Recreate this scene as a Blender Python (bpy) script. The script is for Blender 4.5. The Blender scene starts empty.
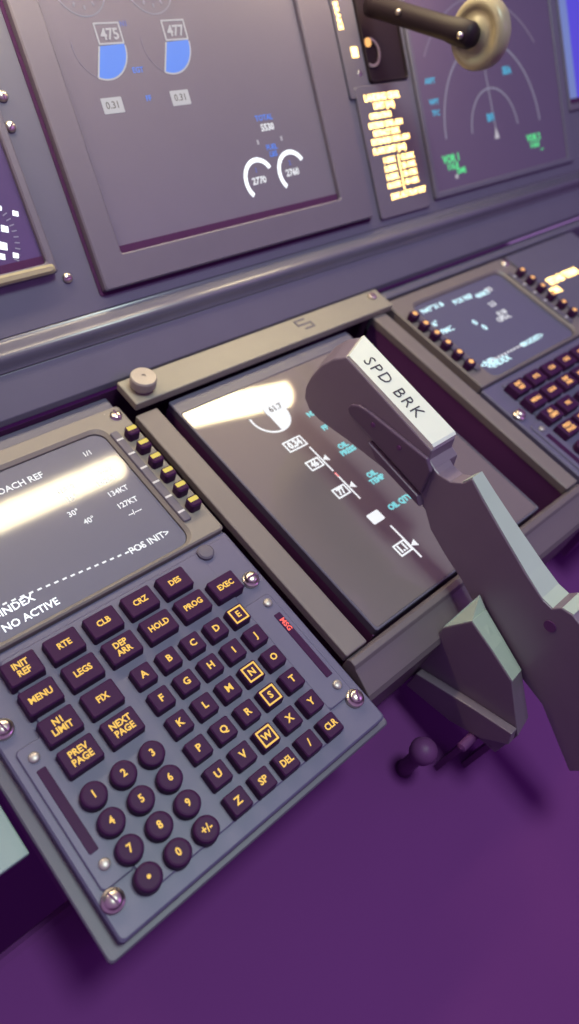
import bpy, bmesh, math
from mathutils import Matrix, Vector
C = bpy.context.scene.collection
MM = 0.001
PI = math.pi

# ------------------------------------------------------------------ frames
# panel frame (millimetres): x to the right, y up the sloping control stand, z out of it
TILT = math.radians(32)
P = Matrix.Translation((0, 0, 0.72)) @ Matrix.Rotation(TILT, 4, 'X')
# instrument panel frame: x right, y (v) up the panel, z (h) out of it; 47 degrees steeper
AM = math.radians(47)
CM = -115.0
Q = P @ Matrix.Translation((0, -math.sin(AM) * CM * MM, math.cos(AM) * CM * MM)) @ Matrix.Rotation(AM, 4, 'X')

# ------------------------------------------------------------------ materials
MATS = {}
def mat(name, col, rough=0.6, metal=0.0, var=0.06, scale=60.0, bump=0.0, spec=0.5, emit=None, es=0.0, coat=0.0, coat_rough=0.05):
    m = bpy.data.materials.new(name); m.use_nodes = True
    nt = m.node_tree; b = nt.nodes['Principled BSDF']
    b.inputs['Roughness'].default_value = rough
    b.inputs['Metallic'].default_value = metal
    b.inputs['Specular IOR Level'].default_value = spec
    b.inputs['Coat Weight'].default_value = coat
    b.inputs['Coat Roughness'].default_value = coat_rough
    if emit:
        b.inputs['Base Color'].default_value = (0.02, 0.02, 0.02, 1)
        b.inputs['Emission Color'].default_value = (*emit, 1)
        b.inputs['Emission Strength'].default_value = es
    else:
        tc = nt.nodes.new('ShaderNodeTexCoord')
        n = nt.nodes.new('ShaderNodeTexNoise'); n.inputs['Scale'].default_value = scale; n.inputs['Detail'].default_value = 4
        nt.links.new(tc.outputs['Object'], n.inputs['Vector'])
        mx = nt.nodes.new('ShaderNodeMix'); mx.data_type = 'RGBA'
        mx.inputs['A'].default_value = (*[c * (1 - var) for c in col], 1)
        mx.inputs['B'].default_value = (*[min(1, c * (1 + var)) for c in col], 1)
        nt.links.new(n.outputs['Fac'], mx.inputs['Factor'])
        nt.links.new(mx.outputs['Result'], b.inputs['Base Color'])
        if bump:
            n2 = nt.nodes.new('ShaderNodeTexNoise'); n2.inputs['Scale'].default_value = 1800; n2.inputs['Detail'].default_value = 2
            nt.links.new(tc.outputs['Object'], n2.inputs['Vector'])
            bp = nt.nodes.new('ShaderNodeBump'); bp.inputs['Strength'].default_value = bump; bp.inputs['Distance'].default_value = 0.0002
            nt.links.new(n2.outputs['Fac'], bp.inputs['Height']); nt.links.new(bp.outputs['Normal'], b.inputs['Normal'])
    MATS[name] = m
    return m

mat('panel_grey', (0.095, 0.086, 0.128), 0.45, bump=0.15)
mat('bezel_grey', (0.105, 0.087, 0.125), 0.5, bump=0.15)
mat('stand_tan', (0.15, 0.122, 0.122), 0.5, bump=0.2)
mat('strap_tan', (0.23, 0.20, 0.17), 0.45, bump=0.2)
mat('fascia', (0.094, 0.082, 0.148), 0.5, bump=0.2)
mat('fascia_edge', (0.09, 0.075, 0.11), 0.5, bump=0.2)
mat('gear_black', (0.014, 0.007, 0.012), 0.55, spec=0.2)
mat('white_cyan', (0, 0, 0), emit=(0.62, 0.93, 1.0), es=1.4)
mat('frame_lamplit', (0.19, 0.16, 0.145), 0.5, bump=0.2)  # grey screen frame with the lamp's warm light painted in
mat('rail_grey', (0.115, 0.088, 0.10), 0.5, bump=0.2)
mat('edge_lit', (0.33, 0.38, 0.33), 0.4)  # overhead light on the dark tops, put in as a pale colour
mat('gap_black', (0.06, 0.02, 0.065), 0.8, spec=0.05)
mat('ledge_satin', (0.11, 0.10, 0.14), 0.27, spec=0.6)
mat('black', (0.10, 0.03, 0.11), 0.5, spec=0.25)
mat('key_black', (0.036, 0.008, 0.042), 0.5, spec=0.12)
mat('void', (0.17, 0.05, 0.19), 0.8, spec=0.15)
mat('floor', (0.11, 0.027, 0.135), 0.9, spec=0.1, scale=8)
mat('screen_matte', (0.125, 0.108, 0.15), 0.35, spec=0.3, var=0.03)
mat('screen_gloss', (0.125, 0.096, 0.105), 0.5, coat=1.0, coat_rough=0.045, var=0.03)
mat('screen_cdu', (0.08, 0.08, 0.13), 0.5, coat=1.0, coat_rough=0.07, var=0.03)
mat('screen_far', (0.10, 0.07, 0.13), 0.45, spec=0.4, var=0.03)
mat('screen_dark', (0.07, 0.045, 0.125), 0.25, spec=0.5, var=0.05)
mat('lever_paint', (0.15, 0.112, 0.15), 0.42, spec=0.5, bump=0.1)
mat('lever_grip', (0.085, 0.05, 0.09), 0.4, spec=0.5)
mat('label_white', (0.58, 0.60, 0.54), 0.5)
mat('label_ink', (0.03, 0.02, 0.04), 0.6)
mat('housing_grey', (0.13, 0.098, 0.13), 0.35, bump=0.1)
mat('light_grey', (0.22, 0.28, 0.28), 0.5)
mat('metal', (0.62, 0.56, 0.48), 0.28, metal=1.0)
mat('dull_metal', (0.40, 0.36, 0.34), 0.42, metal=0.6)
mat('steel_knob', (0.34, 0.29, 0.26), 0.45, metal=0.2)
mat('wheel_resin', (0.27, 0.23, 0.15), 0.35, spec=0.5, scale=150)
mat('tick_grey', (0.55, 0.53, 0.55), 0.6)
mat('lsk_glint', (0, 0, 0), emit=(0.80, 0.62, 0.08), es=0.9)  # lamp reflection on the near key marks, put in as emission
mat('amber', None or (0, 0, 0), emit=(0.97, 0.57, 0.07), es=1.0)
mat('amber_soft', (0, 0, 0), emit=(0.90, 0.45, 0.14), es=1.3)
mat('amber_hot', (0, 0, 0), emit=(1.0, 0.66, 0.22), es=4.5)
mat('white_lit', (0, 0, 0), emit=(0.92, 0.94, 0.98), es=1.0)
mat('white_hot', (0, 0, 0), emit=(0.92, 0.96, 1.0), es=1.5)
mat('white_dim', (0, 0, 0), emit=(0.62, 0.60, 0.66), es=0.75)
mat('line_dim', (0, 0, 0), emit=(0.42, 0.40, 0.55), es=0.5)
mat('line_faint', (0, 0, 0), emit=(0.30, 0.24, 0.38), es=0.5)
mat('ink_screen', (0.10, 0.09, 0.10), 0.6)
mat('cyan', (0, 0, 0), emit=(0.22, 0.72, 0.78), es=0.95)
mat('cyan_blue', (0, 0, 0), emit=(0.06, 0.42, 0.66), es=0.9)
mat('blue', (0, 0, 0), emit=(0.06, 0.22, 0.86), es=0.95)
mat('blue_dim', (0, 0, 0), emit=(0.10, 0.15, 0.60), es=0.7)
mat('green', (0, 0, 0), emit=(0.10, 0.80, 0.28), es=0.95)
mat('red', (0, 0, 0), emit=(0.95, 0.10, 0.08), es=1.2)
mat('sky_blue', (0, 0, 0), emit=(0.07, 0.05, 0.62), es=1.0)
mat('pale_blue', (0, 0, 0), emit=(0.16, 0.22, 0.55), es=0.9)
mat('tube', (0, 0, 0), emit=(1.0, 0.82, 0.46), es=42.0)
mat('tube_soft', (0, 0, 0), emit=(1.0, 0.84, 0.52), es=36.0)

# ------------------------------------------------------------------ mesh helpers (all in millimetres)
def obj(name, bm, m, parent=None, mw=None, loc=None, bevel=0.0, smooth=False, segs=2):
    me = bpy.data.meshes.new(name)
    bmesh.ops.remove_doubles(bm, verts=bm.verts, dist=1e-4)
    bmesh.ops.recalc_face_normals(bm, faces=bm.faces)
    bmesh.ops.scale(bm, vec=(MM, MM, MM), verts=bm.verts)
    bm.to_mesh(me); bm.free()
    me.materials.append(MATS[m])
    o = bpy.data.objects.new(name, me); C.objects.link(o)
    if smooth:
        for p in me.polygons: p.use_smooth = True
    if parent is not None: o.parent = parent
    if mw is not None: o.matrix_world = mw
    if loc is not None: o.location = Vector(loc) * MM
    if bevel:
        b = o.modifiers.new('edge', 'BEVEL'); b.width = bevel * MM; b.segments = segs
        b.limit_method = 'ANGLE'; b.angle_limit = math.radians(35)
    return o

def twin(src, parent, loc, sub=True):
    o = src.copy(); C.objects.link(o); o.parent = parent; o.location = Vector(loc) * MM
    if sub:
        for ch in src.children:
            c = ch.copy(); C.objects.link(c); c.parent = o
    return o

def thing(name, label, cat, frame=P, loc=(0, 0, 0), group=None):
    o = bpy.data.objects.new(name, None); C.objects.link(o)
    o.empty_display_size = 0.02
    o.matrix_world = frame @ Matrix.Translation(Vector(loc) * MM)
    o['label'] = label; o['category'] = cat
    if group: o['group'] = group
    return o

def box(bm, x0, x1, y0, y1, z0, z1):
    vs = [bm.verts.new((x, y, z)) for x in (x0, x1) for y in (y0, y1) for z in (z0, z1)]
    for f in ((0, 1, 3, 2), (4, 6, 7, 5), (0, 4, 5, 1), (2, 3, 7, 6), (0, 2, 6, 4), (1, 5, 7, 3)):
        bm.faces.new([vs[i] for i in f])
    return bm
def B(*a): return box(bmesh.new(), *a)

def rrect(cx, cy, w, h, r, n=6):
    pts = []
    for sx, sy, a0 in ((1, 1, 0), (-1, 1, 90), (-1, -1, 180), (1, -1, 270)):
        ox, oy = cx + sx * (w / 2 - r), cy + sy * (h / 2 - r)
        for k in range(n + 1):
            a = math.radians(a0 + 90 * k / n)
            pts.append((ox + r * math.cos(a), oy + r * math.sin(a)))
    return pts

def inset(pts, d):
    cx = (max(p[0] for p in pts) + min(p[0] for p in pts)) / 2; cy = (max(p[1] for p in pts) + min(p[1] for p in pts)) / 2
    w = max(p[0] for p in pts) - cx; h = max(p[1] for p in pts) - cy
    return [(cx + (x - cx) * (w - d) / w, cy + (y - cy) * (h - d) / h) for x, y in pts]

def prism(bm, pts, z0, z1, bev=0.0, flare=0.0):
    """closed outline raised from z0 to z1 with a chamfer and, if asked, a wider foot"""
    rings = [[bm.verts.new((x, y, z0)) for x, y in inset(pts, -flare)]]
    rings.append([bm.verts.new((x, y, z1 - bev)) for x, y in pts])
    if bev: rings.append([bm.verts.new((x, y, z1)) for x, y in inset(pts, bev)])
    for a, b in zip(rings, rings[1:]):
        for i in range(len(a)):
            j = (i + 1) % len(a); bm.faces.new((a[i], a[j], b[j], b[i]))
    bm.faces.new(rings[-1]); bm.faces.new(rings[0][::-1])
    return bm

def ring(bm, outer, inner, z0, z1, bo=0.0, bi=0.0, zi=None):
    zi = z1 if zi is None else zi
    loops = [(outer, z0), (outer, z1 - bo)]
    if bo: loops.append((inset(outer, bo), z1))
    if bi: loops.append((inset(inner, -bi), zi))
    loops += [(inner, zi - bi), (inner, z0)]
    vs = [[bm.verts.new((x, y, z)) for x, y in pts] for pts, z in loops]
    for a, b in zip(vs, vs[1:] + vs[:1]):
        for i in range(len(a)):
            j = (i + 1) % len(a); bm.faces.new((a[i], a[j], b[j], b[i]))
    return bm

def lathe(bm, prof, n=28, c=(0, 0, 0), axis='z'):
    rows = []
    for r, z in prof:
        row = []
        for k in range(n):
            a = 2 * PI * k / n
            u, v = r * math.cos(a), r * math.sin(a)
            p = (u, v, z) if axis == 'z' else (z, u, v)
            row.append(bm.verts.new((p[0] + c[0], p[1] + c[1], p[2] + c[2])))
        rows.append(row)
    for a, b in zip(rows, rows[1:]):
        for i in range(n):
            j = (i + 1) % n; bm.faces.new((a[i], a[j], b[j], b[i]))
    bm.faces.new(rows[0][::-1]); bm.faces.new(rows[-1])
    return bm

def loft_x(bm, pa, pb):
    """solid between two outlines of equal length given as (x, y, z) points"""
    a = [bm.verts.new(p) for p in pa]; b = [bm.verts.new(p) for p in pb]
    for i in range(len(a)):
        j = (i + 1) % len(a)
        bm.faces.new((a[i], a[j], b[j])); bm.faces.new((a[i], b[j], b[i]))
    bm.faces.new(a[::-1]); bm.faces.new(b)
    return bm

def profile_x(bm, poly, x0, x1):
    a = [bm.verts.new((x0, y, z)) for y, z in poly]; b = [bm.verts.new((x1, y, z)) for y, z in poly]
    for i in range(len(a)):
        j = (i + 1) % len(a); bm.faces.new((a[i], a[j], b[j], b[i]))
    bm.faces.new(a[::-1]); bm.faces.new(b)
    return bm

def arc_strip(bm, cx, cy, r0, r1, a0, a1, z, th=0.15, n=28):
    vs = []
    for k in range(n + 1):
        a = math.radians(a0 + (a1 - a0) * k / n)
        vs.append([bm.verts.new((cx + r * math.cos(a), cy + r * math.sin(a), zz)) for r in (r0, r1) for zz in (z, z + th)])
    for a, b in zip(vs, vs[1:]):
        for i, j in ((0, 1), (1, 3), (3, 2), (2, 0)): bm.faces.new((a[i], a[j], b[j], b[i]))
    bm.faces.new(vs[0]); bm.faces.new(vs[-1])
    return bm

def sector(bm, cx, cy, r, a0, a1, z, th=0.15, n=24):
    pts = [(cx, cy)] + [(cx + r * math.cos(math.radians(a0 + (a1 - a0) * k / n)), cy + r * math.sin(math.radians(a0 + (a1 - a0) * k / n))) for k in range(n + 1)]
    return prism(bm, pts, z, z + th)

def stroke(bm, x0, y0, x1, y1, w, z, th=0.15):
    d = Vector((x1 - x0, y1 - y0)).normalized(); n = Vector((-d.y, d.x)) * w / 2
    return prism(bm, [(x0 + n.x, y0 + n.y), (x0 - n.x, y0 - n.y), (x1 - n.x, y1 - n.y), (x1 + n.x, y1 + n.y)], z, z + th)

TEXT_MESH = {}
def text_mesh(txt, size, bold=0.02, align='CENTER', wide=1.0, line=0.95, spacing=1.0):
    key = (txt, size, bold, align, wide, line, spacing)
    if key not in TEXT_MESH:
        cu = bpy.data.curves.new('lettering', 'FONT'); cu.body = txt; cu.size = 1.0
        cu.align_x = align; cu.align_y = 'CENTER'; cu.offset = bold; cu.resolution_u = 2
        cu.space_line = line; cu.space_character = spacing; cu.extrude = 0.02
        o = bpy.data.objects.new('lettering', cu); C.objects.link(o)
        dg = bpy.context.evaluated_depsgraph_get(); dg.update()
        me = bpy.data.meshes.new_from_object(o.evaluated_get(dg))
        bpy.data.objects.remove(o)
        s = size * MM
        for v in me.vertices: v.co = (v.co.x * s * wide, v.co.y * s, v.co.z * s)
        TEXT_MESH[key] = me
    return TEXT_MESH[key]

def text(name, txt, size, m, parent, loc, rot=0.0, **kw):
    me = text_mesh(txt, size, **kw).copy(); me.name = name
    me.materials.clear(); me.materials.append(MATS[m])
    for p in me.polygons: p.material_index = 0
    o = bpy.data.objects.new(name, me); C.objects.link(o); o.parent = parent
    o.location = Vector(loc) * MM; o.rotation_euler = (0, 0, rot)
    return o

# ------------------------------------------------------------------ the setting
def struct(name, bm, m):
    o = obj(name, bm, m); o['kind'] = 'structure'; return o
struct('floor', B(-1500, 2000, -1600, 1100, -200, 0), 'floor')
struct('wall_front', B(-1500, 2000, 1100, 1180, -200, 1900), 'void')

# ------------------------------------------------------------------ control stand (sloping forward part)
OX0, OX1 = 95.5, 277.0     # opening of the lower display
stand = thing('control_stand', 'sloping grey control stand holding the keypad units and centre display', 'console')
s_ = obj('side_strip', B(81.5, OX0, -44, 127, -10, -4), 'stand_tan', stand, bevel=0.8)
obj('side_strip', B(OX1, 290, -44, 130, -10, -4), 'stand_tan', stand, bevel=0.8)
obj('top_strap', B(84, 296.5, 130.3, 149.2, -5, 0.6), 'strap_tan', stand, bevel=0.8)
rail = bmesh.new()
profile_x(rail, [(-44.5, -40), (-44.5, -6.5), (-46.5, -4.4), (-49.5, -4.6), (-51, -6.5), (-63, -13), (-65, -16), (-65, -60), (-58, -60), (-58, -40)], 81.5, 290)
obj('lower_rail', rail, 'rail_grey', stand, bevel=0.5)
obj('recess_wall', B(OX1 + 0.6, OX1 + 3, -44, 130, -60, -10.1), 'black', stand)
obj('recess_floor', B(251, OX1, -44, 131, -66, -61), 'black', stand)
obj('recess_wall', B(OX0 - 3, OX0 - 0.6, -44, 130, -60, -10.1), 'black', stand)
obj('head_wall', B(-150, 640, 150.35, 150.6, -70, -6), 'gap_black', stand)
obj('mounting_rail', B(-150, 78, 139.2, 150.2, -40, -9), 'panel_grey', stand, bevel=1.0)
obj('mounting_rail', B(306, 640, 142.5, 150.3, -40, -6), 'panel_grey', stand, bevel=1.5)
obj('base_body', B(-40, 292, -40, 148, -330, -75), 'void', stand)
k = bmesh.new()
lathe(k, [(0.5, 0.6), (5.2, 0.6), (5.2, 3), (7.0, 3.2), (7.3, 4.2), (7.3, 8.2), (6.7, 9.2), (1.2, 9.5), (1.1, 8.9), (0.4, 8.8)], 32, (94, 139.5, 0))
kn = obj('thumb_fastener', k, 'steel_knob', stand, smooth=False)
k = bmesh.new(); lathe(k, [(0.3, 0.6), (3.2, 0.6), (3.2, 2.0), (2.6, 2.6), (0.3, 2.7)], 24, (287, 143.3, 0))
obj('thumb_fastener', k, 'metal', stand)
# small S shaped catch stamped in the strap
k = bmesh.new()
for x0, x1, y0, y1 in ((214, 223, 145.2, 146.4), (214, 215.2, 141.6, 146.4), (214, 226, 141.0, 142.2), (224.8, 226, 137.6, 142.2), (217.5, 226, 137, 138.2)): box(k, x0, x1, y0, y1, 0.55, 0.95)
obj('catch', k, 'fascia_edge', stand)
# pale plate beside the keypad, lower left
k = B(-150, -67.5, -28, 36, -24, -21); obj('side_plate', k, 'light_grey', stand, bevel=0.6)

# ------------------------------------------------------------------ control display unit
def build_cdu(label, loc, dx, group):
    t = thing('control_display_unit', label, 'keypad unit', P, loc, group)
    XL, XR, YB, YT = -59.5, 77.3, -75.0, 138.0
    cx, cy, w, h = (XL + XR) / 2, (YB + YT) / 2, XR - XL, YT - YB
    obj('flange', prism(bmesh.new(), rrect(cx - 1, cy - 1, w + 9, h + 3, 2), -17, -13.5, 0.6), 'fascia_edge', t)
    obj('chassis', B(XL + 3, XR - 3, YB + 6, YT - 3, -66, -17), 'void', t)
    # fascia: lower keyboard half and the frame round the screen
    k = bmesh.new()
    SX0, SX1, SY0, SY1 = -43.0, 60.0, 46.0, 127.5
    prism(k, rrect(cx, (YB + 43) / 2, w, 43 - YB, 2.0), -13.5, -6.2, 0.8)
    obj('fascia', k, 'fascia', t)
    k = bmesh.new()
    prism(k, rrect(7.5, (-68 + 39) / 2, 101, 107, 2.0), -6.3, -5.0, 0.5)
    prism(k, rrect(65, -27.5, 15.5, 61, 2.0), -6.3, -5.0, 0.5)
    prism(k, rrect(-49.0, -27.5, 14, 61, 2.0), -6.3, -5.0, 0.5)
    prism(k, rrect(66, 26, 20, 28, 2.0), -6.3, -5.2, 0.5)
    obj('light_plate', k, 'fascia', t)
    k = bmesh.new()
    outer = rrect(cx, (43.2 + YT) / 2, w, YT - 43.2, 2.0, 8)
    inner = rrect((SX0 + SX1) / 2, (SY0 + SY1) / 2, SX1 - SX0, SY1 - SY0, 7.0, 8)
    ring(k, outer, inner, -13.5, -3.6, 0.8, 1.6, -3.6)
    obj('screen_frame', k, 'frame_lamplit' if dx == 0 else 'stand_tan', t)  # only the near frame has lamp warmth painted in
    scr = obj('screen', prism(bmesh.new(), rrect((SX0 + SX1) / 2, (SY0 + SY1) / 2, SX1 - SX0 - 0.4, SY1 - SY0 - 0.4, 6.8, 8), -13, -6.0, 0.2), 'screen_cdu', t)
    # raised ledge of tick marks beside the screen
    for sx in (1, -1):
        X = 64.0 if sx > 0 else -49.5
        obj('tick_ledge', prism(bmesh.new(), rrect(X, 88.5, 4.6, 66, 1.0), -3.7, -2.2, 0.4), 'fascia_edge', t)
    tick = None; lsk = None
    for sx in (1, -1):
        for i in range(6):
            y = 115.2 - 10.76 * i
            X = 64.0 if sx > 0 else -49.5
            if tick is None:
                tick = obj('tick_mark', B(-1.9, 1.9, -0.55, 0.55, 0, 0.15), 'tick_grey', t, loc=(X, y, -2.2))
            else: twin(tick, t, (X, y, -2.2))
            X = 71.2 if sx > 0 else -54.6
            if lsk is None:
                k = bmesh.new(); prism(k, rrect(0, 0, 6.6, 6.4, 1.6), -5, 2.2, 0.7)
                lsk = obj('line_select_key', k, 'key_black', t, loc=(X, y, 0))
                obj('mark', prism(bmesh.new(), rrect(0, 0.9 if dx == 0 else 0, 5.2 if dx == 0 else 3.6, 2.6 if dx == 0 else 3.4, 0.5 if dx == 0 else 1.5), 2.2, 2.45, 0.1), 'lsk_glint' if dx == 0 else 'amber_soft', lsk)
            else: twin(lsk, t, (X, y, 0))
    # keys -----------------------------------------------------------
    am = 'amber' if dx == 0 else 'amber_soft'
    fk = None
    F = [['INIT\nREF', 'RTE', 'CLB', 'CRZ', 'DES'], ['MENU', 'LEGS', 'DEP\nARR', 'HOLD', 'PROG', 'EXEC'], ['N1\nLIMIT', 'FIX'], ['PREV\nPAGE', 'NEXT\nPAGE']]
    for r, row in enumerate(F):
        for c, s in enumerate(row):
            L = (-37.6 + 18.6 * c, 29.5 - 14.25 * r, 0)
            if fk is None:
                fk = obj('function_key', prism(bmesh.new(), rrect(0, 0, 14.6, 11.0, 0.9), -6, 0, 0.5, 0.25), 'key_black', t, loc=L); kx = fk
            else: kx = twin(fk, t, L, False)
            kx['label'] = 'black key with amber legend ' + s.replace('\n', ' ')
            text('legend', s, 3.9, am, kx, (0, 0, 0.06), bold=0.03, wide=0.92, line=0.92)
    lk = None
    for i, s in enumerate(['A', 'B', 'C', 'D', 'E', 'F', 'G', 'H', 'I', 'J', 'K', 'L', 'M', 'N', 'O', 'P', 'Q', 'R', 'S', 'T', 'U', 'V', 'W', 'X', 'Y', 'Z', 'SP', 'DEL', '/', 'CLR']):
        L = (12.7 * (i % 5), -12.66 * (i // 5), 0)
        if lk is None:
            lk = obj('letter_key', prism(bmesh.new(), rrect(0, 0, 8.9, 8.9, 0.9), -6, 0, 0.5, 0.3), 'key_black', t, loc=L); kx = lk
        else: kx = twin(lk, t, L, False)
        kx['label'] = 'black key with amber legend ' + s
        text('legend', s, 4.0 if len(s) > 1 else 4.3, am, kx, (0, 0, 0.06), bold=0.028, wide=0.86 if len(s) > 2 else 1.0)
        if s in 'ENSW':
            o = obj('legend_frame', ring(bmesh.new(), rrect(0, 0, 7.4, 7.4, 0.3, 2), rrect(0, 0, 5.9, 5.9, 0.2, 2), -0.02, 0.14), am, kx)
    nk = None
    for i, s in enumerate(['1', '2', '3', '4', '5', '6', '7', '8', '9', '.', '0', '+/-']):
        L = (-41.5 + 12.9 * (i % 3), -28.7 - 11.72 * (i // 3), 0)
        if nk is None:
            k = bmesh.new(); lathe(k, [(5.3, -6), (5.1, -0.9), (4.6, -0.2), (3.9, 0.0)], 32)
            nk = obj('number_key', k, 'key_black', t, loc=L); kx = nk
        else: kx = twin(nk, t, L, False)
        kx['label'] = 'round black key with amber legend ' + s
        if s == '.':
            obj('legend', prism(bmesh.new(), rrect(0, 0, 1.5, 1.5, 0.7), 0, 0.14), am, kx)
        else:
            text('legend', s, 4.2, am, kx, (0, 0, 0.06), bold=0.028, wide=0.9)
    # brightness knob, fasteners, annunciator slots -------------------
    k = bmesh.new(); lathe(k, [(4.2, -5.5), (4.2, -3.6), (3.4, -3.0), (0.3, -2.8)], 24, (60.6, 36.5, 0))
    obj('brightness_knob', k, 'fascia_edge', t)
    fa = None
    for X, Y in ((74 - 4, 12.8), (74 - 3.2, -60.6), (-54.6, -62), (-54.8, 13.4), (72.0, 131.2)):
        if fa is None:
            k = bmesh.new(); lathe(k, [(4.3, -7), (4.3, -4.6), (3.9, -4.0), (3.4, -4.0), (3.2, -2.4), (2.4, -1.6), (0.4, -1.35)], 28)
            fa = obj('fastener', k, 'metal', t, loc=(X, Y, 0), smooth=True)
            obj('slot', B(-2.6, 2.6, -0.45, 0.45, -1.9, -1.25), 'black', fa)
        else:
            f2 = twin(fa, t, (X, Y, 0)); f2.rotation_euler = (0, 0, X * 0.37)
    sc = None
    for X, Y in ((68.6, -1.6), (68.3, -51.2), (-51.0, -3.0), (-50.6, -50.4), (67.5, 135.0)):
        if sc is None:
            k = bmesh.new(); lathe(k, [(2.2, -5.2), (2.2, -4.3), (1.6, -3.7), (0.3, -3.6)], 20)
            sc = obj('screw', k, 'dull_metal', t, loc=(X, Y, 0), smooth=True)
        else: twin(sc, t, (X, Y, 0))
    for X, Y0, Y1 in ((68.6, -46, -8.2), (-51.2, -44.8, -8.0)):
        sl = obj('annunciator_slot', prism(bmesh.new(), rrect(X, (Y0 + Y1) / 2, 3.8, Y1 - Y0, 0.6), -6.2, -4.7, 0.2), 'key_black', t)
        if X > 0 and dx == 0:
            text('legend', 'MSG', 3.6, 'red', sl, (X, -15.0, -4.65), rot=-PI / 2, bold=0.03)
    return t, scr

cdu, scr = build_cdu('keypad display unit in the foreground with big legible amber keys', (0, 0, 0), 0, 'control display units')
def line(scr, s, x, y, size, align, m='white_lit', **kw):
    return text('display_text', s, size, m, scr, (x, y, -5.95), align=align, bold=0.012, wide=0.95, **kw)
line(scr, 'APPROACH REF', 21, 116.3, 5.2, 'RIGHT', 'white_lit')
line(scr, '1/1', 49, 117.6, 4.2, 'RIGHT', 'white_lit')
line(scr, 'GROSS WT', -41, 106, 3.6, 'LEFT', 'white_lit')
line(scr, 'FLAPS', 30, 103, 3.6, 'RIGHT', 'white_lit')
line(scr, 'VREF', 52, 104, 3.6, 'RIGHT', 'white_lit')
line(scr, '55.0', -40, 99.5, 5.0, 'LEFT')
line(scr, '15°', 28, 97.0, 4.4, 'RIGHT', 'white_lit')
line(scr, '142KT', 51, 98.0, 4.4, 'RIGHT', 'white_lit')
line(scr, '30°', 24, 88.8, 4.4, 'RIGHT', 'white_lit')
line(scr, '134KT', 52, 89.5, 4.4, 'RIGHT', 'white_lit')
line(scr, '40°', 28, 81.4, 4.4, 'RIGHT', 'white_lit')
line(scr, '127KT', 52, 81.2, 4.4, 'RIGHT', 'white_lit')
line(scr, '--/---', 50, 74.8, 4.2, 'RIGHT', 'white_lit')
k = bmesh.new()
for i in range(21):
    x = -40.5 + i * 3.85; box(k, x, x + 2.0, 60.3 - 0.09 * (x + 15), 61.2 - 0.09 * (x + 15), -6.0, -5.85)
obj('display_text', k, 'white_lit', scr)
line(scr, '<INDEX', -16.5, 58.6, 5.4, 'RIGHT', 'white_hot')
line(scr, 'POS INIT>', 53.5, 56.4, 5.2, 'RIGHT', 'white_lit')
line(scr, 'NO ACTIVE', -8.8, 51.4, 5.2, 'RIGHT', 'white_hot')

cdu2, scr2 = build_cdu('far keypad display unit beyond the speed brake lever, with a blurred text page', (362, 0, 0), 1, 'control display units')
cdu2.scale = (1.08, 1, 1)
line(scr2, 'POS REF', 4, 116.5, 6.2, 'CENTER', 'white_cyan')
line(scr2, '2/3', 34, 115.5, 5.8, 'CENTER', 'white_lit')
line(scr2, 'N47°31.8', -27, 119.8, 6.2, 'CENTER', 'white_cyan')
line(scr2, '136°', -41, 106.0, 6.5, 'CENTER', 'white_cyan')
line(scr2, 'FMC', -35, 97.0, 6.5, 'CENTER', 'white_cyan')
line(scr2, '0', -8.5, 93.2, 7.5, 'CENTER', 'white_cyan')
line(scr2, '0', -5.5, 86.0, 7.5, 'CENTER', 'white_cyan')
line(scr2, '460KT', 24.5, 114.0, 6.2, 'CENTER', 'white_cyan')
line(scr2, '2.5', 22.5, 101.8, 6.2, 'CENTER', 'white_lit')
line(scr2, '0.18', 21.5, 91.5, 6.2, 'CENTER', 'white_lit')
line(scr2, 'GPS-L', 18, 86.5, 6.2, 'CENTER', 'white_lit')
k = bmesh.new()
for i in range(12):
    x = -33 + i * 3.7; box(k, x, x + 1.5, 58.3, 60.0, -6.0, -5.85)
obj('display_text', k, 'white_lit', scr2)
line(scr2, 'BRG/DIST>', 19, 58.8, 5.8, 'CENTER', 'white_cyan')
line(scr2, '<INDEX', -37, 55.2, 7.0, 'LEFT', 'white_cyan')
line(scr2, '<ND', -41, 58.6, 7.5, 'LEFT', 'white_cyan')

# ------------------------------------------------------------------ lower centre display
du = thing('display_unit', 'glossy lower centre screen between the keypads with a bright lamp reflection', 'display', P, (0, 0, 0), 'flat display units')
DX0, DX1, DY0, DY1 = 105.0, 250.5, -42.5, 119.0
obj('case', B(DX0, DX1, DY0, 129.5, -60, -12), 'black', du)
obj('bezel', ring(bmesh.new(), rrect((DX0 + DX1) / 2, (DY0 + 129.5) / 2, DX1 - DX0, 129.5 - DY0, 1.5), rrect((DX0 + DX1) / 2, (DY0 + DY1) / 2 + 0.6, DX1 - DX0 - 2.4, DY1 - DY0 - 1.2, 2), -12, -6.6, 0.4, 0.3), 'panel_grey', du)
gl = obj('screen', prism(bmesh.new(), rrect((DX0 + DX1) / 2, (DY0 + DY1) / 2 + 0.6, DX1 - DX0 - 2.6, DY1 - DY0 - 1.4, 2), -12, -7.0, 0.1), 'screen_gloss', du)
Z = -7.4
def box_value(parent, cx, cy, s, w, h, m='white_lit', z=Z):
    fr = obj('value_box', ring(bmesh.new(), rrect(cx, cy, w, h, 0.4, 2), rrect(cx, cy, w - 2.2, h - 2.2, 0.2, 2), z, z + 0.15), m, parent)
    text('display_text', s, h * 0.8, m, parent, (cx, cy, z + 0.1), bold=0.05, wide=0.85)
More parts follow.
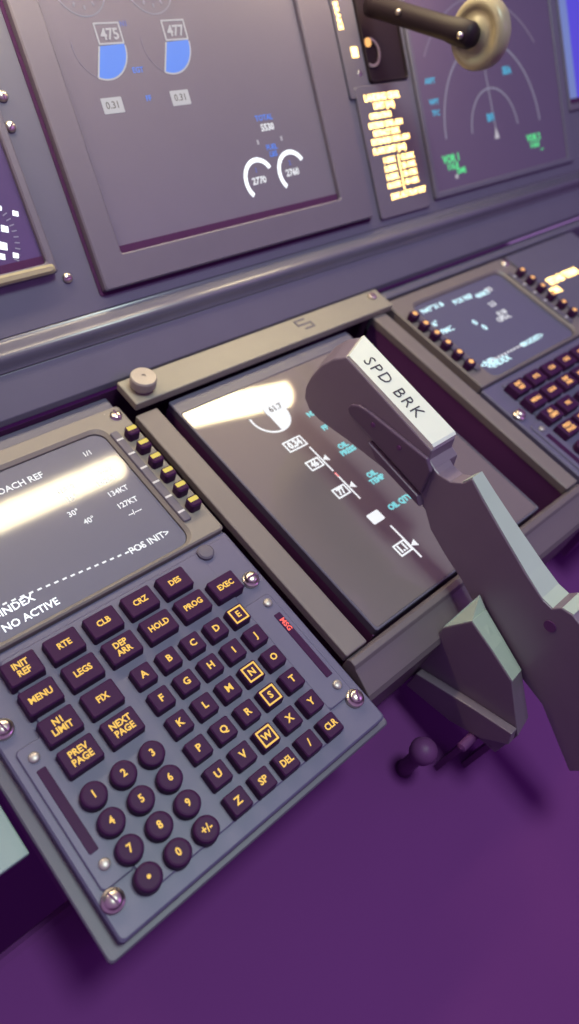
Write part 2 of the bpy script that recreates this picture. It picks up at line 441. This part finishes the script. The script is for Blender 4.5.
for sx in (-1, 1):
    X = 193.8 + sx * 26.0
    k = bmesh.new(); arc_strip(k, X, 106.5, 12.6, 14.0, -195, 20, Z)
    obj('dial', k, 'white_lit', gl)
    k = bmesh.new(); sector(k, X, 106.5, 12.6, -92, 20, Z)
    obj('dial_fill', k, 'white_lit', gl)
    obj('value_box', prism(bmesh.new(), rrect(X + 8, 110.0, 17, 7.5, 0.8), Z + 0.16, Z + 0.3), 'white_lit', gl)
    text('display_text', '61.7', 6.0, 'ink_screen', gl, (X + 8, 110.0, Z + 0.32), bold=0.02, wide=1.0)
    X = 193.8 + sx * 21.8
    box_value(gl, 193.8 + sx * 26.8, 80.8, '0.34', 15, 8.6)
    for yc, val in ((62.5, '46'), (38.5, '77')):
        k = bmesh.new(); stroke(k, X + 1.5, yc + 12, X + 1.5, yc - 10, 1.1, Z)
        prism(k, [(X + 2, yc), (X + 6, yc + 2.6), (X + 6, yc - 2.6)], Z, Z + 0.15)
        obj('scale_bar', k, 'white_lit', gl)
        box_value(gl, X - 5, yc, val, 10.5, 7.6)
    obj('value_box', prism(bmesh.new(), rrect(X, 13.7, 9.5, 7.4, 1), Z, Z + 0.15), 'white_lit', gl)
    k = bmesh.new(); stroke(k, X + 3.5, 4.5, X + 3.5, -21, 1.2, Z)
    prism(k, [(X + 4, -12), (X + 8.5, -9.6), (X + 8.5, -14.4)], Z, Z + 0.15)
    obj('scale_bar', k, 'white_lit', gl)
    box_value(gl, X - 1.8, -10.5, '1.1', 10, 8.4)
    k = bmesh.new(); stroke(k, X + 1.5, 51, X + 1.5, 47.5, 1.0, Z); obj('limit_mark', k, 'red', gl)
for y, s, sz in ((95, 'N2', 4.6), (81.6, 'FF', 4.6), (62.3, 'OIL\nPRESS', 4.6), (36.0, 'OIL\nTEMP', 4.6), (13.7, 'OIL QTY', 4.8), (-9.2, 'VIB', 5.0)):
    text('display_text', s, sz * 1.12, 'cyan', gl, (193.8, y, Z + 0.05), bold=0.05, wide=0.95)

# the page is drawn at a little under one to one on the glass
PAGE = Matrix.Translation(Vector((-5.89, -5.91, -0.05)) * MM) @ Matrix.Diagonal((0.9353, 0.9353, 0.9353, 1))
for ch in list(gl.children): ch.matrix_local = PAGE @ ch.matrix_local

# ------------------------------------------------------------------ speed brake lever
lev = thing('speed_brake_lever', 'raised lever with pale SPD BRK label plate over the lower screen', 'lever', P, (152, -100, 0))
def L(poly): return [(y + 100, z) for y, z in poly]
W = 19.0
tip = [(60.5, 64.5), (67, 58), (72.5, 49), (76, 38), (77, 30), (75.5, 23.5), (70, 19.5), (62, 19)]
lower = [(40, 23.5), (15, 27), (-9, 30), (-13, 27.5)]
head = L(tip + lower + [(-8, 51.0), (-3.5, 52.5), (-2.4, 58.0)])
ha = [(0, y, z) for y, z in head]
hb = [(W, y + (8.0 if y > 155 else 0), z) for y, z in head]
obj('handle', loft_x(bmesh.new(), ha, hb), 'lever_paint', lev, bevel=0.8)
arm = [(-7.5, 51.0), (-12.6, 27.4), (-15, 27), (-23, 19.5), (-36, 14), (-50, 9.5), (-70, 0), (-87, -7), (-118, -13), (-150, -34), (-160, -10), (-140, 18),
       (-118, 30), (-112, 38), (-104, 43), (-97, 44.5), (-91.5, 43), (-89, 38.6), (-84, 38.6), (-72, 42.5), (-50, 51.5), (-36, 57.5), (-25.5, 62.5), (-23.2, 57), (-18, 52.2), (-11, 50.4)]
def thick(y): return 15.0 if y < -84 else (8.5 + 6.5 * (y + 25) / -59 if y < -25 else 8.5 + 4.5 * (y + 25) / 18)
k = loft_x(bmesh.new(), [(0.02, y + 100, z) for y, z in arm], [(thick(y), y + 100, z) for y, z in arm])
obj('arm', k, 'lever_paint', lev, bevel=0.6)
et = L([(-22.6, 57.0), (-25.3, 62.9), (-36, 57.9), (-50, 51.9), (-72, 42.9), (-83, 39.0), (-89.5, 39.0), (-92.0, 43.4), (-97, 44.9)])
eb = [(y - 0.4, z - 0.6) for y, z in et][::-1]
k = loft_x(bmesh.new(), [(0.5, y, z) for y, z in et + eb], [(thick(y - 100) - 0.5, y, z) for y, z in et + eb])  # added strip, its pale colour stands for overhead light on the arm
eo = obj('lit_top', k, 'edge_lit', lev); eo['label'] = 'top edge with overhead light painted on'
k = bmesh.new()
la = L([(60.6, 64.4), (-2, 58.0), (-2, 60.0), (-0.5, 60.8), (59.5, 66.2)])
loft_x(k, [(0.7, y, z) for y, z in la], [(W - 0.7, y + (7.2 if y > 150 else 0), z + (0.75 if y > 150 else 0)) for y, z in la])
lp = obj('label_plate', k, 'label_white', lev)
tx = text('lettering', 'SPD BRK', 10.4, 'label_ink', lp, (0, 0, 0), bold=-0.008, spacing=1.22, wide=0.86)
sl = math.atan2(66.2 - 60.8, 60.0)
tx.matrix_local = Matrix.Translation(Vector((W / 2 - 1.4, 134.2, 64.1)) * MM) @ Matrix.Rotation(sl, 4, 'X') @ Matrix.Rotation(-PI / 2, 4, 'Z')
k = bmesh.new()
ring_pts = L([(47.5, 42.5), (46, 46), (42, 49), (36, 50.5), (-3, 54.5), (-8, 50), (-9.5, 35), (20, 37.8), (45, 40)])
gp = profile_x(k, ring_pts, -2.2, 0.2)
fg = obj('finger_grip', gp, 'lever_grip', lev, bevel=0.8)
for yy, zz in ((30, 46.5), (12, 47.5)):
    k = bmesh.new(); lathe(k, [(0.2, -2.7), (1.3, -2.6), (1.3, -2.0), (0.2, -2.0)], 16, (0, yy + 100, zz), axis='x'); obj('grip_screw', k, 'black', fg)
k = bmesh.new(); profile_x(k, L([(28, 36.5), (-9, 33.5), (-13, 29), (20, 31)]), -3.4, 0.2); obj('lower_tab', k, 'lever_grip', lev, bevel=0.6)
k = bmesh.new(); lathe(k, [(0.2, -0.5), (3.0, -0.5), (3.0, 0.3), (0.2, 0.3)], 20, (0, 100 - 94, 30), axis='x'); obj('pivot_pin', k, 'black', lev)

# ------------------------------------------------------------------ throttle quadrant housing and trim wheel
hs = thing('lever_guide_housing', 'dark wedge shaped housing left of the speed brake lever foot', 'housing', P, (135, -120, -40))
def H(poly): return [(y + 120, z + 40) for y, z in poly]
A_ = H([(-61, -6), (-69, 13), (-85, 8.5), (-100.5, 3.4), (-121, -22), (-121, -46), (-66, -58)])
B_ = H([(-62, 13.2), (-68.6, 8.9), (-84, 2.6), (-100, -4.0), (-119, -26), (-119, -46), (-66, -58)])
k = bmesh.new(); loft_x(k, [(0, y, z) for y, z in A_], [(15.6, y, z) for y, z in B_])
obj('body', k, 'housing_grey', hs, bevel=0.5)
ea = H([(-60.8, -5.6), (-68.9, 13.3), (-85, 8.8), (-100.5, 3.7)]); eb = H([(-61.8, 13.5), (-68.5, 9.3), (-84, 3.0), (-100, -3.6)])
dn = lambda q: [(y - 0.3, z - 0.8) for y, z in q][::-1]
k = loft_x(bmesh.new(), [(0.4, y, z) for y, z in ea + dn(ea)], [(15.2, y, z) for y, z in eb + dn(eb)])  # added strip, its pale colour stands for light on the housing top
eo = obj('lit_top', k, 'edge_lit', hs); eo['label'] = 'pale bright top edge'
k = bmesh.new()
profile_x(k, H([(-66.5, -58), (-66.5, -43), (-96, -28), (-118, -18), (-121, -26), (-111, -40), (-95, -50)]), -5, -0.1)
obj('foot_flange', k, 'housing_grey', hs, bevel=0.5)

qb = thing('throttle_quadrant', 'dark smooth throttle quadrant cover in shadow along the bottom of the picture', 'console', P, (0, 0, 0))
k = bmesh.new()
profile_x(k, [(-42, -74), (-260, -92), (-520, -150), (-520, -400), (-42, -400)], -260, 420)
obj('cover', k, 'floor', qb, bevel=6, segs=3)
k = bmesh.new(); lathe(k, [(5, -79), (4, -74), (4, -58), (6.5, -55), (7.2, -51), (6.0, -47.5), (3, -45.5), (0.4, -45)], 28, (107, -97, 0)); kb = obj('knob', k, 'black', qb, smooth=True)
for X, Y in ((128, -108), (143, -117)):
    k = bmesh.new(); lathe(k, [(0.5, -8), (2.6, -7), (2.6, 7), (0.5, 8)], 16, (X, Y, -45), axis='x'); bmesh.ops.transform(k, matrix=Matrix.Identity(4), verts=k.verts); box(k, X - 6, X + 6, Y - 1.5, Y + 1.5, -80, -46)
    obj('lift_bar', k, 'black', qb)

# ------------------------------------------------------------------ main instrument panel
ip = thing('instrument_panel', 'wide grey main instrument panel with a rounded ledge along its foot', 'panel', Q)
k = bmesh.new()
profile_x(k, [(430, -40), (430, 0), (140, 0), (140, -3), (124, -3), (124, 3.6), (103, 4.4), (100, 2), (100, -40)], -420, 900)
obj('panel_face', k, 'panel_grey', ip, bevel=0.5)
k = bmesh.new()
ledge = [(139.9, -2.9)]
for i in range(15):
    f = i / 14; ledge.append((139.9 - 8.4 * f, 0.1 + 6.9 * (0.5 - 0.5 * math.cos(PI * f))))
for i in range(1, 11):
    f = i / 10; ledge.append((131.5 - 7.4 * f, 3.6 + 3.4 * (0.5 + 0.5 * math.cos(PI * f))))
ledge.append((124.1, -2.9))
profile_x(k, ledge, -420, 900)
obj('foot_ledge', k, 'ledge_satin', ip, smooth=True)
sc = None
for X, Y in ((80, 160.0), (78.5, 233), (80, 246.5), (332, 239)):
    if sc is None:
        k = bmesh.new(); lathe(k, [(2.7, -0.1), (2.7, 0.8), (2.0, 1.7), (0.3, 1.8)], 20)
        sc = obj('screw', k, 'metal', ip, loc=(X, Y, 0), smooth=True)
        obj('slot', B(-1.8, 1.8, -0.3, 0.3, 1.4, 1.95), 'black', sc)
    else:
        s2 = twin(sc, ip, (X, Y, 0)); s2.rotation_euler = (0, 0, Y * 0.3)

def display(label, x0, x1, v0, v1, sx0, sx1, sv0, sv1, scr_mat, bez='bezel_grey', depth=5.5, chin=3.2, gap_shade=True):
    t = thing('display_unit', label, 'display', Q, (0, 0, 0), 'flat display units')
    o = rrect((x0 + x1) / 2, (v0 + v1) / 2, x1 - x0, v1 - v0, 1.5)
    i = rrect((sx0 + sx1) / 2, (sv0 + sv1) / 2, sx1 - sx0, sv1 - sv0, 1.5)
    obj('bezel', ring(bmesh.new(), o, i, 0.15, depth, 0.8, 0.8), bez, t)
    s = obj('screen', prism(bmesh.new(), i, 0.15, depth - chin, 0.05), scr_mat, t)
    # shade in the recess at the foot of the glass, painted as a dark strip
    if gap_shade: obj('gap_shade', prism(bmesh.new(), rrect((sx0 + sx1) / 2, sv0 + 2.0, sx1 - sx0, 4.0, 0.2), depth - chin - 0.5, depth - chin + 0.4), 'gap_black', t)
    return t, s, depth - chin

# upper centre engine display
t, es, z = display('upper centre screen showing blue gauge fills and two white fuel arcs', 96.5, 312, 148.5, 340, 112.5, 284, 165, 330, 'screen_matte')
obj('surround_gap', ring(bmesh.new(), rrect(204.2, 244.2, 219.5, 195.4, 2), rrect(204.2, 244.2, 215.4, 191.8, 1.5), 0.15, 0.6), 'gap_black', t)
for X, val in ((139.5, '475'), (181.5, '477')):
    k = bmesh.new(); sector(k, X, 264.3, 15.2, -113, 2, z); obj('gauge_fill', k, 'blue', es)
    k = bmesh.new(); arc_strip(k, X, 264.3, 15.2, 16.0, -113, 0, z); obj('gauge_arc', k, 'white_dim', es)
    k = bmesh.new(); arc_strip(k, X, 264.3, 15.2, 15.7, -190, -113, z); obj('gauge_arc', k, 'line_faint', es)
    a = math.radians(-113); k = bmesh.new(); stroke(k, X, 264.3, X + 15.6 * math.cos(a), 264.3 + 15.6 * math.sin(a), 0.9, z + 0.1); obj('pointer', k, 'white_dim', es)
    obj('value_box', ring(bmesh.new(), rrect(X + 8, 270.0, 15.5, 10.2, 0.4, 2), rrect(X + 8, 270.0, 13.7, 8.6, 0.3, 2), z, z + 0.2), 'white_dim', es)
    text('display_text', val, 7.4, 'white_dim', es, (X + 8.4, 269.4, z + 0.1), bold=0.02)
    k = bmesh.new(); arc_strip(k, X - 1.5, 293, 14.6, 15.4, -170, 10, z); obj('gauge_arc', k, 'line_dim', es)
    k = bmesh.new()
    for a0 in (-150, -120, -90, -60, -35):
        a = math.radians(a0); stroke(k, X - 1.5 + 10 * math.cos(a), 293 + 10 * math.sin(a), X - 1.5 + 12 * math.cos(a), 293 + 12 * math.sin(a), 1.3, z)
    obj('gauge_ticks', k, 'line_dim', es)
for X, s in ((136.8, '0.31'), (180.8, '0.31')):
    obj('value_box', prism(bmesh.new(), rrect(X, 236.6, 12.5, 7.6, 0.4), z, z + 0.15), 'white_dim', es)
    text('display_text', s, 5.0, 'ink_screen', es, (X, 236.6, z + 0.2), bold=0.01)
for X, Y, s, sz, m in ((158.5, 252, 'EGT', 3.8, 'blue'), (160, 238, 'FF', 3.8, 'blue'), (158, 274, 'N1', 3.6, 'blue_dim'), (237.5, 220.5, 'TOTAL', 4.4, 'blue'), (238.5, 215, '5530', 5.4, 'white_lit'),
                       (238, 203.8, 'FUEL', 4.2, 'blue'), (238, 199.8, 'LBS', 4.2, 'blue'), (221.5, 186.5, '2770', 5.6, 'white_lit'), (250, 187.3, '2760', 5.6, 'white_lit'), (221, 192.5, '1', 4.0, 'blue_dim'), (249.5, 193, '2', 4.0, 'blue_dim')):
    text('display_text', s, sz, m, es, (X, Y, z + 0.05), bold=0.02)
for X, Y in ((222.5, 187.0), (250.5, 188.0)):
    k = bmesh.new(); arc_strip(k, X, Y, 10.0, 12.6, 30, 225, z); obj('gauge_arc', k, 'white_hot', es)
k = bmesh.new(); stroke(k, 228, 209, 228, 206.4, 1.3, z); stroke(k, 247.5, 209, 247.5, 206.4, 1.3, z); obj('gauge_ticks', k, 'white_dim', es)

# navigation display, right
t, ns, z = display('right hand map screen with thin arcs and green corner legends', 386.5, 592, 148.5, 340, 391, 581, 153, 330, 'screen_far', 'panel_grey', 3.0, 1.2, False)
k = bmesh.new(); arc_strip(k, 478, 186, 65.2, 66.8, 2, 178, z, n=60); obj('range_arc', k, 'line_dim', ns)
k = bmesh.new(); arc_strip(k, 478, 186, 31.6, 33.0, 5, 176, z, n=48); obj('range_arc', k, 'line_dim', ns)
k = bmesh.new(); arc_strip(k, 478, 186, 95, 96.4, 40, 142, z, n=48); obj('compass_arc', k, 'line_faint', ns)
k = bmesh.new(); stroke(k, 478, 186, 474, 250, 1.3, z); obj('track_line', k, 'line_dim', ns)
k = bmesh.new(); prism(k, [(474.8, 181), (481.2, 181), (478, 190)], z, z + 0.2); obj('aircraft_symbol', k, 'white_dim', ns)
for X, Y, s, sz, m in ((404.5, 228.7, 'ARPT', 5.2, 'cyan_blue'), (405, 214.5, 'WPT', 5.2, 'cyan_blue'), (405, 207.0, 'TFC', 5.2, 'cyan_blue'), (505, 229, 'SEA', 7.6, 'cyan_blue'), (473, 197, 'BFI', 7.6, 'cyan_blue'),
                       (414, 174, 'VOR 1', 7.6, 'green'), (414, 168.5, '116.8', 6.4, 'green'), (424, 164.0, 'DME', 5.6, 'green'), (531, 175.6, 'VOR 2', 7.4, 'green'), (531, 170, '116.8', 6.4, 'green'), (542, 165.5, '---', 4.6, 'green'), (417, 160.5, 'M', 4.6, 'white_dim')):
    text('display_text', s, sz, m, ns, (X, Y, z + 0.05), bold=0.035)

# first officer's display, far right
t, ps, z = display('far right screen at the picture edge glowing deep blue', 595, 800, 190, 340, 598, 790, 196, 330, 'sky_blue', 'bezel_grey', 2.4, 0.8)
obj('speed_tape', prism(bmesh.new(), rrect(604.5, 263, 12, 132, 0.6), z, z + 0.2), 'pale_blue', ps)

# captain's display, far left
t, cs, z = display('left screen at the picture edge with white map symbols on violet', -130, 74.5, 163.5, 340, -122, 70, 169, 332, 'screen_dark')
rim = bmesh.new(); prism(rim, rrect(-26, 166.0, 198, 4.6, 2.0), 4.2, 7.0, 1.2); obj('lower_rim', rim, 'wheel_resin', t)  # tan colour stands for lamp light on the upward facing rim
def dot(X, Y, r, m='white_hot'):
    k = bmesh.new(); prism(k, [(X - r * 0.5, Y + r), (X + r, Y + r * 0.3), (X + r * 0.6, Y - r), (X - r, Y - r * 0.4)], z, z + 0.2); obj('map_symbol', k, m, cs)
for X, Y, r in ((64.5, 194.6, 1.7), (57, 176, 1.7), (56.5, 188.8, 2.1), (52.5, 181.5, 2.5), (57.5, 198.5, 1.6), (51, 193, 2.0), (50, 177, 2.0)): dot(X, Y, r)
k = bmesh.new()
for a0 in range(-70, 76, 7):
    a = math.radians(a0); stroke(k, 38 + 21.5 * math.cos(a), 187 + 21.5 * math.sin(a), 38 + 24 * math.cos(a), 187 + 24 * math.sin(a), 0.6, z)
obj('compass_ticks', k, 'line_dim', cs)

# landing gear placard and lever
gp = thing('limit_placard', 'black placard of glowing amber landing gear speed limits', 'placard', Q, (351, 188, 0))
gpl = obj('plate', prism(bmesh.new(), rrect(0, 0, 56, 86, 2), 0, 2.2, 0.5), 'bezel_grey', gp)
rows = [(-2.5, 35, 'LANDING GEAR', 5.6), (-2, 29.6, 'LIMIT (IAS)', 5.2), (-8, 23.4, 'OPERATING', 4.6), (-4, 17.6, 'EXTEND 270K-.82M', 4.6), (-5, 12.4, 'RETRACT 235K', 4.6),
        (-2, 7.2, 'EXTENDED 320K-.82M', 4.6), (-5, 1.2, 'FLAPS LIMIT (IAS)', 5.2), (-8, -5.6, '1-250K', 4.8), (-8, -11.2, '2-250K', 4.8), (-8, -16.8, '5-250K', 4.8), (-8, -22.4, '10-210K', 4.8),
        (12, -5.6, '15-200K', 4.8), (12, -11.2, '25-190K', 4.8), (12, -16.8, '30-175K', 4.8), (12, -22.4, '40-162K', 4.8), (6, -30, '230K ALT FLAP EXT', 5.0)]
for X, Y, s, sz in rows:
    text('lettering', s, sz, 'amber_hot', gpl, (X, Y, 2.22), bold=0.06, wide=0.9)
k = bmesh.new(); stroke(k, 2.2, -3, 2.2, -27, 0.9, 2.15); obj('divider', k, 'amber_hot', gpl)

lt = thing('lit_legend_strip', 'small strip of warm glowing legends right of the engine screen', 'indicator', Q, (328, 262, 0))
obj('plate', prism(bmesh.new(), rrect(0, 0, 20, 76, 1.5), 0, 1.6, 0.4), 'bezel_grey', lt)
text('lettering', 'BRAKE', 5.4, 'amber_hot', lt, (-6.0, 11.5, 1.65), rot=-PI / 2 + 0.05, bold=0.05)
obj('lit_square', prism(bmesh.new(), rrect(2.6, -10.3, 6.0, 6.4, 0.8), 1.4, 2.2, 0.2), 'amber_hot', lt)

sp = thing('gear_lever_slot', 'dark recessed slot panel behind the landing gear lever', 'panel', Q, (361, 268, 0))
obj('plate', ring(bmesh.new(), rrect(0, 0, 41, 72, 3), rrect(0, 0, 38, 69, 3), 0, 2.6, 0.5, 0.5), 'gear_black', sp)
obj('backing', prism(bmesh.new(), rrect(0, 0, 38, 69, 3), 0, 0.8), 'gear_black', sp)
k = bmesh.new(); arc_strip(k, -14, -17, 7.5, 9.2, -120, 80, 1.0, 0.8); obj('guard_ring', k, 'dull_metal', sp)
k = bmesh.new(); lathe(k, [(2.8, 0.8), (2.8, 2.0), (0.3, 2.4)], 16, (-15, -11, 0)); obj('indicator_lamp', k, 'amber_soft', sp)

gl_ = thing('landing_gear_lever', 'dark gear lever shaft ending in a pale wheel shaped knob', 'lever', P, (346, 282, 127))
k = bmesh.new()
d = Vector((0, 185.5 - 282, 146 - 127)); ln = d.length
lathe(k, [(7.0, 17), (7.0, 22), (6.6, 24), (6.6, ln - 16), (7.4, ln - 10), (7.4, ln + 2), (5.5, ln + 5), (1, ln + 5.5)], 28)
rot = d.to_track_quat('Z', 'Y').to_matrix().to_4x4()
bmesh.ops.transform(k, matrix=rot, verts=k.verts)
obj('shaft', k, 'gear_black', gl_, smooth=True)
k = bmesh.new()
lathe(k, [(1, 6.6), (8.5, 6.6), (9, 7.6), (13.5, 7.4), (14, 6.6), (17.5, 6.8), (19.4, 9), (19.6, 13), (19.4, 16.5), (17.5, 18.6), (1, 18.6)], 56, (0, 185.5 - 282, 146 - 127), axis='x')
obj('wheel_knob', k, 'wheel_resin', gl_, smooth=True)
k = bmesh.new(); lathe(k, [(0.2, -9.5), (1.8, -9.0), (2.0, -6.0), (0.4, -5.8)], 16, (0, 185.5 - 282, 146 - 127), axis='x'); obj('pin', k, 'metal', gl_, smooth=True)
k = bmesh.new(); lathe(k, [(0.2, -8.6), (1.5, -8.2), (1.7, -5.6), (0.4, -5.5)], 16, (0, 236 - 282, 140 - 127 - 2), axis='x'); obj('pin', k, 'metal', gl_, smooth=True)

# lit labels on the side panel at far right
pl = thing('amber_legend_panel', 'glowing amber legend on a grey plate beside the far keypad', 'placard', P, (500, 96, 0))
plp = obj('plate', B(-50 + 3, 60, -60, 44, -14, -6), 'panel_grey', pl, bevel=1)
text('lettering', 'STAB TRIM', 9.5, 'amber_hot', plp, (-37, 3, -5.95), align='LEFT', bold=0.06)

text('lettering', 'ON', 8.0, 'amber_hot', plp, (-46.5, -6.5, -5.95), align='LEFT', bold=0.08)
# ------------------------------------------------------------------ glareshield lamps (above the frame, seen mirrored in the screens)
def lamp(label, a, b, r, m):
    a, b = Vector(a), Vector(b); d = b - a; ln = d.length
    t = thing('glareshield_lamp', label, 'lamp', P, a, 'lamps under the glareshield')
    rot = d.to_track_quat('Z', 'Y').to_matrix().to_4x4()
    k = bmesh.new(); lathe(k, [(r * 0.6, 0), (r, 4), (r, ln - 4), (r * 0.6, ln)], 24); bmesh.ops.transform(k, matrix=rot, verts=k.verts)
    obj('tube', k, m, t, smooth=True)
    k = bmesh.new(); lathe(k, [(r + 2, -10), (r + 2, 1)], 24); lathe(k, [(r + 2, ln - 1), (r + 2, ln + 10)], 24); bmesh.ops.transform(k, matrix=rot, verts=k.verts)
    obj('end_cap', k, 'black', t)
    for f in (0.12, 0.88):
        q = d * f; c_ = a + q; e = Vector((0, 0.7314, -0.682)) * (-0.7314 * c_.y + 0.682 * c_.z + 115 - 1.5); n_ = e.length
        k = bmesh.new(); lathe(k, [(3, r * 0.9), (3, n_)], 12)
        bmesh.ops.transform(k, matrix=Matrix.Translation(q) @ e.to_track_quat('Z', 'Y').to_matrix().to_4x4(), verts=k.verts)
        obj('bracket', k, 'gear_black', t)
lamp('left tube lamp under the glareshield above the frame', (-150, 271, 243), (186, 271, 243), 11.5, 'tube_soft')
lamp('right tube lamp under the glareshield above the frame', (252, 300.6, 240), (402, 268, 240), 14, 'tube')

# ------------------------------------------------------------------ lights
def area(name, loc, target, size, col, power, shape='DISK'):
    l = bpy.data.lights.new(name, 'AREA'); l.shape = shape; l.size = size; l.color = col; l.energy = power
    o = bpy.data.objects.new(name, l); C.objects.link(o)
    o.location = loc; o.rotation_euler = (Vector(target) - Vector(loc)).to_track_quat('-Z', 'Y').to_euler()
area('overhead_dome_light', (0.155, -0.75, 1.75), (0.15, 0.0, 0.72), 0.32, (0.78, 1.0, 0.90), 12.5)
area('purple_fill', (0.9, -1.2, 1.1), (0.3, -0.3, 0.5), 0.5, (0.60, 0.20, 0.95), 1.8)  # unseen fill, added for a purple gradient along the bottom

w = bpy.data.worlds.new('cabin'); bpy.context.scene.world = w; w.use_nodes = True
bg = w.node_tree.nodes['Background']; bg.inputs['Color'].default_value = (0.27, 0.145, 0.38, 1); bg.inputs['Strength'].default_value = 1.0

# ------------------------------------------------------------------ camera
R = Matrix(((0.728916238, -0.640611066, 0.241450990), (-0.410546898, -0.691265188, -0.594645848), (0.547843374, 0.334320060, -0.766875306)))
O = Vector((-91.0326, -91.2864, 281.6522)) * MM
cam = bpy.data.cameras.new('camera'); co = bpy.data.objects.new('camera', cam); C.objects.link(co)
Rb = Matrix(((1, 0, 0), (0, -1, 0), (0, 0, -1))) @ R
M = Rb.transposed().to_4x4(); M.translation = O
co.matrix_world = P @ M
cam.sensor_fit = 'VERTICAL'; cam.sensor_height = 36.0; cam.sensor_width = 36.0; cam.lens = 717.15 / 1024 * 36
cam.clip_start = 0.01; cam.clip_end = 20
cam.dof.use_dof = True; cam.dof.focus_distance = 0.32; cam.dof.aperture_fstop = 7
bpy.context.scene.camera = co

vs = bpy.context.scene.view_settings
bpy.context.scene.display_settings.display_device = 'sRGB'
vs.view_transform = 'Standard'; vs.look = 'None'; vs.gamma = 1.0; vs.use_curve_mapping = False; vs.exposure = 0.0
